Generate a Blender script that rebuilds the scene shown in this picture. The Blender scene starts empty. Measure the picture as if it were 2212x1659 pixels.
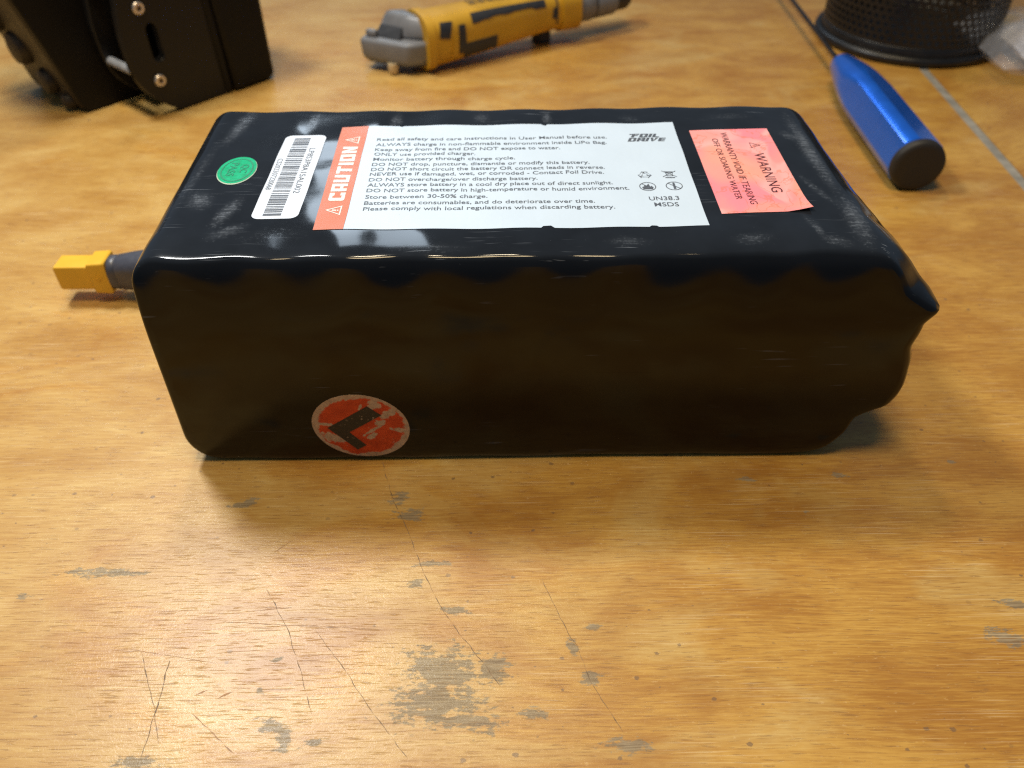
import bpy, bmesh, math, random
import numpy as np
from mathutils import Vector, Matrix, noise as mnoise

R = math.radians
rng = random.Random(7)
scene = bpy.context.scene
COL = scene.collection

# ------------------------------------------------------------------ camera
cd = bpy.data.cameras.new('camera')
cam = bpy.data.objects.new('camera', cd); COL.objects.link(cam)
cam.location = (0, 0, 0.184)
_p, _r = R(42.0), R(0.6)
_f = Vector((0, math.cos(_p), -math.sin(_p))); _u = Vector((0, math.sin(_p), math.cos(_p))); _x = Vector((1, 0, 0))
_rt = _x*math.cos(_r) - _u*math.sin(_r); _up = _x*math.sin(_r) + _u*math.cos(_r)
cam.rotation_euler = Matrix((_rt, _up, -_f)).transposed().to_euler()
cd.sensor_width = 36.0; cd.lens = 36.0*1760/2212
cd.clip_start = 0.01; cd.clip_end = 20
cd.dof.use_dof = True; cd.dof.focus_distance = 0.207; cd.dof.aperture_fstop = 15.0
scene.camera = cam
scene.cycles.filter_width = 1.2
scene.cycles.use_denoising = False
scene.cycles.adaptive_threshold = 0.005

# ------------------------------------------------------------------ room light
w = bpy.data.worlds.new('World'); scene.world = w; w.use_nodes = True
w.node_tree.nodes['Background'].inputs[0].default_value = (0.52, 0.72, 1.0, 1)
w.node_tree.nodes['Background'].inputs[1].default_value = 0.17

def area_lamp(name, loc, target, size, power, color, size_y=None, shape='DISK'):
    l = bpy.data.lights.new(name, 'AREA'); l.shape = shape; l.size = size
    if size_y: l.shape = 'RECTANGLE'; l.size_y = size_y
    l.energy = power; l.color = color
    o = bpy.data.objects.new(name, l); COL.objects.link(o); o.location = loc
    o.rotation_euler = (Vector(target) - Vector(loc)).to_track_quat('-Z', 'Y').to_euler()
    return o
area_lamp('bench_lamp', (-0.25, 0.39, 0.53), (-0.15, 0.05, 0), 0.10, 2.75, (0.98, 0.98, 0.95))
area_lamp('shelf_lamp', (-0.12, 0.74, 1.12), (0.0, -0.35, 0.3), 0.12, 3.0, (1.0, 0.84, 0.58))
area_lamp('ceiling_lamp', (-0.05, 0.09, 1.0), (-0.03, 0.02, 0), 0.30, 5.2, (1.0, 0.77, 0.44))
area_lamp('cool_glint_lamp', (-0.33, 1.55, 1.00), (-0.04, 0.18, 0.07), 0.18, 2.4, (0.72, 0.86, 1.0), size_y=0.55)  # unseen cool source, added for the highlight on the battery lid

vs = scene.view_settings
vs.view_transform = 'Standard'; vs.look = 'None'; vs.exposure = 0; vs.gamma = 1; vs.use_curve_mapping = False

# ------------------------------------------------------------------ helpers: objects
def prop(o, label=None, cat=None, group=None, kind=None):
    for k, v in (('label', label), ('category', cat), ('group', group), ('kind', kind)):
        if v: o[k] = v
    return o
def empty(name, loc=(0, 0, 0)):
    o = bpy.data.objects.new(name, None); COL.objects.link(o); o.location = loc
    o.empty_display_size = 0.02
    return o
def mesh_obj(name, me, mat=None, parent=None, smooth=False):
    o = bpy.data.objects.new(name, me); COL.objects.link(o)
    if mat: me.materials.append(mat)
    if smooth:
        me.polygons.foreach_set('use_smooth', [True]*len(me.polygons))
    if parent:
        o.parent = parent
        # parents are never rotated; keep world coordinates
        loc = Vector((0, 0, 0)); p = parent
        while p: loc += p.location; p = p.parent
        o.location = -loc
    return o
def pyd(name, v, f, mat=None, parent=None, smooth=False):
    me = bpy.data.meshes.new(name); me.from_pydata([tuple(p) for p in v], [], f); me.update()
    return mesh_obj(name, me, mat, parent, smooth)
def bm_obj(name, bm, mat=None, parent=None, smooth=False):
    bmesh.ops.recalc_face_normals(bm, faces=bm.faces)
    me = bpy.data.meshes.new(name); bm.to_mesh(me); bm.free()
    return mesh_obj(name, me, mat, parent, smooth)
def auto_smooth(o, ang=35):
    me = o.data
    me.polygons.foreach_set('use_smooth', [True]*len(me.polygons))
    me.set_sharp_from_angle(angle=R(ang))
    return o
def box_bm(bm, c, s, rot=None, bevel=0.0, seg=2):
    r = bmesh.ops.create_cube(bm, size=1)
    vs_ = r['verts']
    for v in vs_: v.co = Vector((v.co.x*s[0], v.co.y*s[1], v.co.z*s[2]))
    if bevel:
        es = list({e for v in vs_ for e in v.link_edges})
        rr = bmesh.ops.bevel(bm, geom=es, offset=bevel, segments=seg, profile=0.5, affect='EDGES')
        vs_ = list({v for f in rr['faces'] for v in f.verts} | {v for v in vs_ if v.is_valid})
    m = (rot or Matrix.Identity(3))
    for v in vs_: v.co = m @ v.co + Vector(c)
    return vs_
def loft(rings, close_start=True, close_end=True):
    bm = bmesh.new(); N = len(rings[0]); prev = None
    first = None
    for rg in rings:
        cur = [bm.verts.new(p) for p in rg]
        if prev:
            for i in range(N):
                bm.faces.new((prev[i], prev[(i+1) % N], cur[(i+1) % N], cur[i]))
        else: first = cur
        prev = cur
    if close_start: bm.faces.new(first[::-1])
    if close_end: bm.faces.new(prev)
    return bm
def lathe_axis(o, d, prof, n=48, cs=True, ce=True, rad=None):
    """prof: (distance along d, radius); rad(theta, r) may reshape the section."""
    d = Vector(d).normalized(); a = Vector((0, 0, 1)) if abs(d.z) < .9 else Vector((1, 0, 0))
    e1 = d.cross(a).normalized(); e2 = e1.cross(d).normalized()   # e2 points up for lying things
    rings = []
    for s, r in prof:
        ring = []
        for k in range(n):
            t = 2*math.pi*k/n; rr = rad(t, r) if rad else r
            ring.append(Vector(o) + d*s + e1*math.cos(t)*rr + e2*math.sin(t)*rr)
        rings.append(ring)
    return loft(rings, cs, ce)

# ------------------------------------------------------------------ helpers: materials
class NT:
    def __init__(s, name):
        s.m = bpy.data.materials.new(name); s.m.use_nodes = True
        s.t = s.m.node_tree; s.b = s.t.nodes['Principled BSDF']
    def n(s, typ, **kw):
        nd = s.t.nodes.new(typ)
        for k, v in kw.items(): setattr(nd, k, v)
        return nd
    def set(s, sock, v):
        if isinstance(v, bpy.types.NodeSocket): s.t.links.new(v, sock)
        elif isinstance(v, (tuple, list)) and sock.type == 'RGBA' and len(v) == 3: sock.default_value = (*v, 1)
        else: sock.default_value = v
    def math(s, op, a, b=0.0, c=0.0, clamp=False):
        nd = s.n('ShaderNodeMath', operation=op, use_clamp=clamp)
        for i, v in enumerate((a, b, c)): s.set(nd.inputs[i], v)
        return nd.outputs[0]
    def add(s, a, b): return s.math('ADD', a, b)
    def mul(s, a, b): return s.math('MULTIPLY', a, b)
    def sub(s, a, b): return s.math('SUBTRACT', a, b)
    def mx(s, a, b): return s.math('MAXIMUM', a, b)
    def mn(s, a, b): return s.math('MINIMUM', a, b)
    def vec(s, op, a, b=None, scale=None):
        nd = s.n('ShaderNodeVectorMath', operation=op)
        s.set(nd.inputs[0], a)
        if b is not None: s.set(nd.inputs[1], b)
        if scale is not None: s.set(nd.inputs['Scale'], scale)
        return nd.outputs['Value'] if op in ('LENGTH', 'DOT_PRODUCT', 'DISTANCE') else nd.outputs[0]
    def step(s, v, lo, hi):
        nd = s.n('ShaderNodeMapRange', interpolation_type='SMOOTHSTEP', clamp=True)
        s.set(nd.inputs[0], v); nd.inputs[1].default_value = lo; nd.inputs[2].default_value = hi
        return nd.outputs[0]
    def lin(s, v, lo, hi, a=0.0, b=1.0):
        nd = s.n('ShaderNodeMapRange', clamp=True)
        s.set(nd.inputs[0], v)
        for i, q in enumerate((lo, hi, a, b)): nd.inputs[i+1].default_value = q
        return nd.outputs[0]
    def mix(s, f, a, b):
        nd = s.n('ShaderNodeMix', data_type='RGBA')
        s.set(nd.inputs[0], f); s.set(nd.inputs[6], a); s.set(nd.inputs[7], b)
        return nd.outputs[2]
    def noise(s, v, scale=1.0, detail=4.0, rough=0.55, dist=0.0):
        nd = s.n('ShaderNodeTexNoise'); s.set(nd.inputs['Vector'], v)
        nd.inputs['Scale'].default_value = scale; nd.inputs['Detail'].default_value = detail
        nd.inputs['Roughness'].default_value = rough; nd.inputs['Distortion'].default_value = dist
        return nd.outputs[0]
    def coord(s, k=1000.0):
        c = s.n('ShaderNodeTexCoord').outputs['Object']
        return s.vec('SCALE', c, scale=k)           # millimetres
    def scl(s, v, q): return s.vec('MULTIPLY', v, q)
    def ellipse(s, v, c, r, rot=0.0):
        nd = s.n('ShaderNodeMapping', vector_type='TEXTURE'); s.set(nd.inputs[0], v)
        nd.inputs[1].default_value = (*c, 0) if len(c) == 2 else c
        nd.inputs[2].default_value = (0, 0, R(rot))
        nd.inputs[3].default_value = (*r, 1e6) if len(r) == 2 else r
        return s.sub(1.0, s.vec('LENGTH', nd.outputs[0]))     # 1 at centre, 0 on the rim
    def bump(s, h, strength=0.3, dist=0.0005):
        nd = s.n('ShaderNodeBump'); nd.inputs['Strength'].default_value = strength
        nd.inputs['Distance'].default_value = dist; s.set(nd.inputs['Height'], h)
        return nd.outputs[0]
    def out(s, color=None, rough=None, normal=None, metal=None, **kw):
        for k, v in (('Base Color', color), ('Roughness', rough), ('Normal', normal), ('Metallic', metal)):
            if v is not None: s.set(s.b.inputs[k], v)
        for k, v in kw.items(): s.set(s.b.inputs[k.replace('_', ' ')], v)
        return s.m

def plain(name, color, rough=0.5, metal=0.0, var=0.12, scale=0.15, bump=0.0, **kw):
    """a simple surface with a little uneven colour and gloss"""
    t = NT(name); c = t.coord(); n = t.noise(c, scale, 5, .6)
    dark = tuple(q*(1-var) for q in color); light = tuple(min(1, q*(1+var)) for q in color)
    nm = t.bump(t.noise(c, 2.0, 3), bump, 0.0003) if bump else None
    return t.out(t.mix(t.step(n, .3, .7), dark, light), t.lin(n, .3, .7, rough*.85, min(1, rough*1.2)), nm, metal, **kw)

# ---- varnished plywood
SCR_DARK = [  # scratches on the bench, millimetres
    [(-40, 169.5), (-34.9, 153.9), (-30, 143.7), (-24.3, 128.9), (-19.3, 118.8), (-13.6, 110.1), (-8.2, 103.1), (-3.1, 95.8)],
    [(-65.7, 124.7), (-57.7, 112.6), (-52, 100.5), (-47.6, 90.1)],
    [(-50.6, 112.2), (-41.4, 101), (-34, 91), (-24.3, 79.7)],
    [(-85.1, 105.8), (-84.3, 94.4), (-84.1, 80.3)],
    [(-92.8, 106.5), (-85.6, 93.3), (-81.1, 83.4)],
    [(7.5, 126.3), (11.3, 115.8), (15.9, 105.3), (18.1, 97.4), (24.6, 84.9)],
]
SCR_BROWN = [[(-74.7, 114.6), (-34.2, 112.0)], [(-75.5, 90.4), (-63.5, 81.1)], [(-67.7, 117.7), (-57.7, 118.6)],
             [(-95.9, 107.2), (-73.5, 103.2)], [(-62, 140), (-66, 136)], [(-70.5, 94), (-66, 96.5)], [(-76, 95), (-73, 96.2)]]
PATCH = [  # worn grey patches: centre, radii, turn
    ((-78, 153.6), (5.2, 1.5), 10), ((-111, 130), (13, 1.6), -2), ((-29.7, 148.7), (4.5, 2.6), -8), ((-33, 155), (3.2, 2.6), 20),
    ((-17.5, 100.5), (10.5, 7.0), -12), ((-19, 92.5), (12.5, 5.8), 5), ((-7.3, 87.6), (4.6, 3.0), 0), ((-14, 88.5), (8, 2.2), 0),
    ((-56.2, 87.2), (4.2, 2.2), -20), ((-52.8, 83.2), (2.0, 3.2), 20), ((-15.7, 117.4), (4.2, 1.5), -6), ((-22, 131.9), (5.0, 1.3), 0),
    ((-26, 125.5), (2.2, 2.0), 0), ((-85, 79.4), (6.5, 1.5), 0), ((-5.0, 101.2), (4.6, 4.2), -50), ((-129.3, 123), (2.6, 1.0), 0),
    ((-46.2, 83.4), (3.4, 1.3), 10), ((4, 89.5), (4.0, 1.6), 0), ((25.3, 81.9), (6.5, 2.0), -3), ((14.5, 106.6), (1.6, 3.0), 25),
    ((18.2, 98), (2.6, 2.6), 20), ((123, 107.9), (6, 2.6), -15), ((130, 117.1), (6, 1.5), -8), ((69.3, 160.9), (3.0, 1.1), -8),
    ((97.6, 161.9), (3.2, 1.4), -15), ((20, 112.2), (3.0, 1.1), -10), ((-100, 188), (1.3, 3.0), -20), ((83.6, 148.2), (.9, .8), 0),
    ((133, 167), (1.6, .8), -30), ((-61, 96), (1.1, 1.3), 0), ((-58.5, 104), (2, .7), 20)]
def wood(name, rot=0.0, off=(0, 0), marks=True, tint=(1, 1, 1)):
    t = NT(name); P = t.coord()
    m = t.n('ShaderNodeMapping'); t.set(m.inputs[0], P)
    m.inputs[1].default_value = (*off, 0); m.inputs[2].default_value = (0, 0, R(rot)); Q = m.outputs[0]
    big = t.noise(t.scl(Q, (.012, .03, 0)), 1, 3, .5)
    warp = t.n('ShaderNodeCombineXYZ'); t.set(warp.inputs[1], t.mul(t.sub(big, .5), 5.0))
    Q = t.vec('ADD', Q, warp.outputs[0])
    fig = t.noise(t.scl(Q, (.008, .075, 0)), 1, 4, .6, .3)      # broad figure
    blo = t.noise(t.scl(Q, (.022, .040, 0)), 1, 6, .60, .5)       # varnish blotches
    fine = t.noise(t.scl(Q, (.075, 1.7, 0)), 1, 6, .78)           # fibres
    por = t.noise(t.scl(Q, (.15, 2.7, 0)), 1, 3, .55)             # pores
    fl = t.noise(t.scl(Q, (.55, 1.1, 0)), 1, 3, .6)              # silvery fleck
    v = t.add(t.mul(t.sub(fig, .5), .38), t.mul(t.sub(blo, .5), .85))
    v = t.add(t.add(v, t.mul(t.sub(fine, .5), 1.15)), .5)
    tc = lambda c: tuple(a*b for a, b in zip(c, tint))
    ramp = t.n('ShaderNodeValToRGB'); t.set(ramp.inputs[0], v)
    e = ramp.color_ramp.elements
    e[0].position = .12; e[0].color = (*tc((.32, .155, .036)), 1)
    e[1].position = .92; e[1].color = (*tc((.78, .60, .27)), 1)
    for p, c in ((.34, (.44, .232, .052)), (.54, (.54, .322, .086)), (.74, (.635, .428, .145))):
        q = e.new(p); q.color = (*tc(c), 1)
    col = ramp.outputs[0]
    xs_ = t.n('ShaderNodeSeparateXYZ'); t.set(xs_.inputs[0], P)
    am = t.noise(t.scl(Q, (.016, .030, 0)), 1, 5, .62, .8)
    am = t.step(t.add(am, t.lin(xs_.outputs[0], -130, 130, -.10, .12)), .43, .57)  # amber varnish zones, more to the right to paint in warmer light there
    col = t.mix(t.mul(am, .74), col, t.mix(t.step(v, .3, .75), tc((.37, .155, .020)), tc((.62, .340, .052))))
    pore = t.mul(t.step(por, .57, .67), .52)
    col = t.mix(pore, col, tc((.20, .085, .025)))
    col = t.mix(t.mul(t.step(fl, .62, .75), .30), col, tc((.82, .60, .30)))
    hgt = t.sub(t.mul(fine, .35), pore)
    rough = t.lin(blo, .3, .7, .38, .50)
    # random small dents, dark specks
    vo = t.n('ShaderNodeTexVoronoi', voronoi_dimensions='2D'); t.set(vo.inputs['Vector'], t.scl(P, (.17, .22, 0))); vo.inputs['Scale'].default_value = 1
    sep = t.n('ShaderNodeSeparateColor'); t.set(sep.inputs[0], vo.outputs['Color'])
    rad = t.mul(t.math('POWER', sep.outputs[0], 8.0), .135)
    jit = t.mul(t.sub(t.noise(t.scl(P, (1.1, 2.6, 1)), 1, 3, .7), .5), .24)
    spk = t.step(t.sub(rad, t.add(vo.outputs['Distance'], jit)), -.008, .012)
    spk = t.mul(spk, t.step(t.noise(P, .012, 2), .36, .52))
    col = t.mix(t.mul(spk, .70), col, (.16, .095, .055))
    if marks:
        pm = t.n('ShaderNodeAttribute', attribute_name='worn').outputs['Fac']
        ed = t.mul(t.sub(t.noise(t.scl(P, (.24, .62, 0)), 1, 8, .74), .5), 4.6)
        pm = t.step(t.add(pm, ed), .12, .36)
        pm = t.mul(pm, t.step(t.sub(1.0, por), .2, .45))
        grey = t.mix(t.step(fine, .35, .65), (.12, .098, .066), (.33, .285, .205))
        col = t.mix(t.mul(pm, .78), col, grey)
        rough = t.add(rough, t.mul(pm, .25))
        # fine pale hairline scratches
        for ang, th in ((62, .655), (-48, .665), (12, .66)):
            mm = t.n('ShaderNodeMapping'); t.set(mm.inputs[0], P); mm.inputs[2].default_value = (0, 0, R(ang)); mm.inputs[3].default_value = (.035, 2.6, 1)
            h = t.step(t.noise(mm.outputs[0], 1, 1.5, .4), th, th+.05)
            h = t.mul(h, t.step(t.noise(P, .03, 2), .45, .6))
            col = t.mix(t.mul(h, .35), col, (.85, .66, .40))
    return t.out(col, rough, t.bump(hgt, .35, .00012), Specular_IOR_Level=.5, Coat_Weight=t.lin(blo, .35, .65, .10, .42), Coat_Roughness=.20, Coat_Normal=t.bump(t.add(hgt, t.mul(t.noise(P, .8, 4, .7), 1.2)), .5, .00016))

# ---- black shrink wrap
SCUFFS = (((-85, 246), (3.2, 17), -8, 1.0), ((-62.5, 249), (2.4, 11), -4, .9), ((-36, 250), (3.0, 9), 0, .8), ((-85, 200), (5, 7), 20, .9),
          ((-76, 194), (3.0, 11), -14, 1.1), ((-73.5, 184), (8.0, 3.0), 35, 1.0), ((-9, 252), (4, 5), 0, .7), ((12, 251), (2.2, 7), 0, 1.0),
          ((-62, 182), (16, 6), 10, .3), ((62, 179), (8, 3.5), 10, .6), ((79, 183), (1.6, 11), 12, .8), ((83, 177), (6, 3), -20, .7),
          ((89.5, 226), (3.4, 34), 1.5, 1.1), ((91, 188), (4.4, 18), -4, 1.0), ((85, 203), (1.8, 14), 18, .7), ((86, 236), (3.5, 6), 40, .7),
          ((30, 178), (8, 3), 0, .6), ((-20, 176), (14, 3), 0, .5), ((-90, 215), (2.5, 30), -3, .55), ((38, 250), (5, 4), 0, .5), ((70, 250), (10, 3), 0, .5))
def scuff_field(x, y, z):
    if z < 60: return 0.0
    m_ = 0.0
    for (cx, cy), (rx, ry), a, k in SCUFFS:
        dx, dy = x-cx, y-cy; c, q = math.cos(R(a)), math.sin(R(a))
        m_ = max(m_, k*(1 - math.hypot((dx*c+dy*q)/rx, (-dx*q+dy*c)/ry)))
    return m_
def wrap_mat():
    t = NT('black_shrink_wrap'); P = t.coord()
    sx = t.n('ShaderNodeSeparateXYZ'); t.set(sx.inputs[0], P); X, Y, Z = sx.outputs
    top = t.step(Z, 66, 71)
    # scuffs with a shape of their own (millimetres on the lid)
    sc = t.n('ShaderNodeAttribute', attribute_name='scuff').outputs['Fac']
    n1 = t.noise(t.scl(P, (.9, .9, .9)), 1, 7, .75)
    st = t.noise(t.scl(P, (.16, 1.7, 1)), 1, 4, .6)
    sm = t.mul(t.step(t.add(t.mul(sc, .62), t.mul(t.sub(n1, .5), 1.7)), .14, .70), t.step(sc, 0.0, .22))
    sm = t.mul(sm, t.lin(st, .40, .62, .1, 1.0))
    # random hairlines over everything
    hl = None
    for rot, s, th in (((0, 0, 25), (.05, 1.9, .6), .70), ((0, 20, -38), (.06, 2.2, .7), .71), ((30, 50, 75), (.06, 2.0, 1.2), .72)):
        mm = t.n('ShaderNodeMapping'); t.set(mm.inputs[0], P); mm.inputs[2].default_value = tuple(R(a) for a in rot); mm.inputs[3].default_value = s
        q = t.step(t.noise(mm.outputs[0], 1, 1.5, .4), th, th+.05); hl = q if hl is None else t.mx(hl, q)
    hl = t.mul(hl, t.step(t.noise(P, .035, 3), .50, .66))
    dust = t.mul(t.step(t.noise(P, 1.6, 2), .74, .80), .5)
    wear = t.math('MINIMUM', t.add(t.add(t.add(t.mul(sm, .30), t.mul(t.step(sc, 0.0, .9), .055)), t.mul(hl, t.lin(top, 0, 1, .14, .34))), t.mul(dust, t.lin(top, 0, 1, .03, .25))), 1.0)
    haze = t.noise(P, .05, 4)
    navy_sheen = t.mix(t.mul(top, t.lin(haze, .3, .7, .5, 1.0)), (.0036, .0033, .0029), (.0150, .0185, .0250))  # blue-grey in the lid colour stands for its navy reflection of the room
    col = t.mix(wear, navy_sheen, (.34, .39, .47))
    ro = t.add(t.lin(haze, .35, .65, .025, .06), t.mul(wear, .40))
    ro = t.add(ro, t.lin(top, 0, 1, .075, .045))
    hgt = t.add(t.mul(t.noise(t.scl(P, (.06, .06, .06)), 1, 2, .5), 1.0), t.mul(t.noise(t.scl(P, (.3, 1.2, .6)), 1, 3), .03))
    hgt = t.add(hgt, t.mul(n1, t.mul(sm, .05)))
    return t.out(col, ro, t.bump(hgt, .22, .0005), Specular_IOR_Level=.32)

M = {}
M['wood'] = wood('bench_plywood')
M['wood2'] = wood('bench_board', rot=-24, off=(60, 400), marks=False, tint=(1.05, 1.08, 1.1))
M['wrap'] = wrap_mat()
def paper(name, color, dirt=(.30, .29, .27), amt=.5, rough=.42):
    t = NT(name); P = t.coord()
    n = t.noise(P, .05, 4); d = t.step(t.noise(P, .55, 6, .75), .66, .74); z = t.step(t.noise(P, .04, 3), .48, .62)
    col = t.mix(t.lin(n, .3, .7, 0, .10), color, tuple(c*.86 for c in color))
    col = t.mix(t.mul(t.mul(d, z), amt), col, dirt)
    return t.out(col, t.lin(n, .3, .7, rough*.8, rough*1.2), t.bump(t.noise(P, .12, 3), .25, .0006))
M['label_white'] = paper('white_label', (.58, .70, .85))
M['code_white'] = paper('white_barcode_label', (.66, .74, .88))
M['orange'] = paper('orange_print', (.60, .185, .105), (.35, .1, .06), .4)
M['ink_white'] = paper('white_print', (.80, .80, .78))
M['label_edge'] = plain('old_adhesive', (.35, .16, .08), .6)
def ink(name, c, worn, amt=.5):
    t = NT(name); P = t.coord(); d = t.step(t.noise(P, 1.1, 5, .7), .60, .70)
    z = t.step(t.noise(P, .06, 2), .46, .60)
    return t.out(t.mix(t.mul(t.mul(d, z), amt), c, worn), .45)
M['ink'] = ink('dark_print', (.085, .10, .13), (.45, .6, .75), .8)
M['ink_red'] = ink('plum_print', (.075, .018, .03), (.6, .2, .2), .4)
M['ink_green'] = ink('dark_green_print', (.001, .22, .11), (.0, .36, .18), .7)
def warn_mat():
    t = NT('stained_pink_sticker'); P = t.coord()
    a = t.noise(t.scl(P, (.05, .03, 0)), 1, 2, .4, .6); b = t.noise(t.scl(P, (.06, .045, .3)), 1, 2, .45, .6)
    c = t.mix(t.step(a, .38, .60), (.93, .38, .29), (.95, .27, .33))
    c = t.mix(t.mul(t.step(b, .50, .60), .8), c, (.95, .46, .45))
    c = t.mix(t.mul(t.step(b, .58, .72), .45), c, (.95, .24, .20))
    e = t.math('ABSOLUTE', t.sub(t.noise(t.scl(P, (.12, .09, .9)), 1, 3, .6, .6), .5))
    c = t.mix(t.mul(t.sub(1.0, t.step(e, .004, .018)), .45), c, (.80, .17, .08))
    return t.out(c, .42, t.bump(t.noise(P, .15, 4), .3, .0006))
M['warn'] = warn_mat()
def green_mat():
    t = NT('green_sticker'); P = t.coord(); n = t.noise(P, .6, 4)
    return t.out(t.mix(t.step(n, .35, .65), (.0, .33, .15), (.001, .42, .21)), .45, t.bump(t.noise(P, 1.4, 3), .25, .0003), Specular_IOR_Level=.2)
M['green'] = green_mat()
M['green_edge'] = plain('pale_sticker_edge', (.45, .55, .45), .6)
def lmat():
    t = NT('worn_red_sticker'); P = t.coord()
    sx = t.n('ShaderNodeSeparateXYZ'); t.set(sx.inputs[0], P)
    cx = t.n('ShaderNodeCombineXYZ'); t.set(cx.inputs[0], t.math('DIVIDE', t.add(sx.outputs[0], 44.5), 14.3)); t.set(cx.inputs[1], t.math('DIVIDE', t.sub(sx.outputs[2], 14.8), 12.7))
    v = cx.outputs[0]; r = t.vec('LENGTH', v)
    n = t.noise(t.scl(v, (2.4, 2.4, 0)), 1, 6, .68, .3)
    worn = t.step(t.add(r, t.mul(t.sub(n, .5), .42)), .86, .90)       # ragged rim
    big = None
    for c, q, a in (((.33, .70), (.16, .22), 0), ((.62, .42), (.34, .12), 40), ((-.62, -.36), (.34, .16), -35), ((.25, -.10), (.42, .05), 40), ((.80, -.12), (.28, .08), -20),
                    ((.40, .12), (.16, .10), 30), ((-.75, .1), (.28, .06), -10), ((.30, .60), (.07, .05), 0), ((.05, .62), (.04, .12), -20), ((.72, -.62), (.1, .18), 40), ((.20, -.30), (.18, .09), 45)):
        e = t.ellipse(v, c, q, a); big = e if big is None else t.mx(big, e)
    n2 = t.noise(t.scl(v, (7, 7, 0)), 1, 7, .75)
    wb = t.step(t.add(big, t.mul(t.sub(n2, .5), 2.6)), .20, .28)
    dots = t.step(t.noise(t.scl(v, (9, 9, 0)), 1, 3, .6), .68, .72)
    wm = t.mx(t.mx(worn, wb), t.mul(dots, .8))
    sh = t.noise(t.scl(v, (3, 3, 0)), 1, 4)
    red = t.mix(t.step(sh, .35, .65), (.52, .040, .006), (.66, .062, .010))
    cream = t.mix(t.step(n2, .35, .65), (.42, .27, .16), (.56, .39, .25))
    return t.out(t.mix(wm, red, cream), .5)
M['l_sticker'] = lmat()
def linkm():
    t = NT('flaked_black_print'); P = t.coord()
    d = t.step(t.noise(t.scl(P, (.9, .9, .9)), 1, 5, .7), .63, .67)
    return t.out(t.mix(t.mul(d, .9), (.022, .019, .014), (.55, .40, .26)), .5)
M['l_ink'] = linkm()
M['yellow_plastic'] = plain('yellow_connector_plastic', (.80, .47, .035), .38, var=.05, scale=.08)
M['heat_shrink'] = plain('grey_heat_shrink', (.065, .070, .095), .36, scale=.4, bump=.2)
M['black_plastic'] = plain('satin_black_plastic', (.0035, .003, .0027), .48, scale=.1, bump=.12, Specular_IOR_Level=.22)
M['black_edge'] = plain('worn_black_aluminium', (.006, .0055, .0052), .42, scale=.1, Specular_IOR_Level=.32)
M['steel'] = plain('bare_steel', (.62, .60, .58), .28, 1.0)
M['stud'] = plain('pale_nylon_stud', (.55, .42, .24), .35)
M['rod'] = plain('bright_spacer', (.55, .56, .58), .3, .55)
M['brass_steel'] = plain('dull_screw_steel', (.60, .54, .48), .36, .8)
M['brown_black'] = plain('brown_lit_casting', (.020, .014, .007), .5, scale=.06, bump=.3)  # black casting with the brown of its lamp-lit side put into the colour
M['tool_yellow'] = plain('yellow_tool_shell', (.52, .29, .016), .42, var=.1, scale=.05)
M['tool_grey'] = plain('grey_tool_bumper', (.17, .175, .19), .36, scale=.08)
M['tool_black'] = plain('black_tool_grip', (.022, .024, .030), .5, scale=.3)
M['tool_ink'] = plain('faded_dark_print', (.17, .10, .015), .5)
M['blue_metal'] = plain('blue_anodised_aluminium', (.012, .19, 1.0), .27, .65, var=.04, scale=.1, Coat_Weight=.7, Coat_Roughness=.12)
M['cap'] = plain('matt_black_cap', (.020, .017, .014), .6, scale=.2)
M['shaft'] = plain('dark_tool_steel', (.10, .075, .055), .3, 1.0)
M['cup'] = plain('black_painted_wire_mesh', (.008, .0075, .0075), .38, scale=.2)
M['scratch_dark'] = plain('dirt_in_scratch', (.20, .125, .065), .6, var=.6, scale=.8)
M['scratch_brown'] = plain('brown_scratch', (.33, .16, .05), .5, var=.3, scale=.5)
M['seam'] = plain('grey_edge_strip', (.30, .28, .24), .55, var=.2, scale=.12)
M['packet'] = plain('white_packet_film', (.62, .62, .68), .4)
def bagm():
    t = NT('clear_plastic_bag'); P = t.coord()
    return t.out((.85, .85, .9), .12, t.bump(t.noise(P, .16, 4), .6, .003), Alpha=.22, Specular_IOR_Level=.8)
M['bag'] = bagm()

# ================================================================== the bench
bench = prop(empty('workbench_top'), kind='structure')
def slab(name, x0, x1, y0, y1, zt, zb, mat, sk=0.0):
    """a board; sk shifts the far end sideways"""
    bm = bmesh.new()
    vs_ = [bm.verts.new(p) for p in ((x0[0], y0, zb), (x1[0], y0, zb), (x1[1], y1, zb), (x0[1], y1, zb), (x0[0], y0, zt), (x1[0], y0, zt), (x1[1], y1, zt), (x0[1], y1, zt))]
    for f in ((3, 2, 1, 0), (4, 5, 6, 7), (0, 1, 5, 4), (1, 2, 6, 5), (2, 3, 7, 6), (3, 0, 4, 7)): bm.faces.new([vs_[i] for i in f])
    o = bm_obj(name, bm, mat, bench)
    return o
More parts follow.
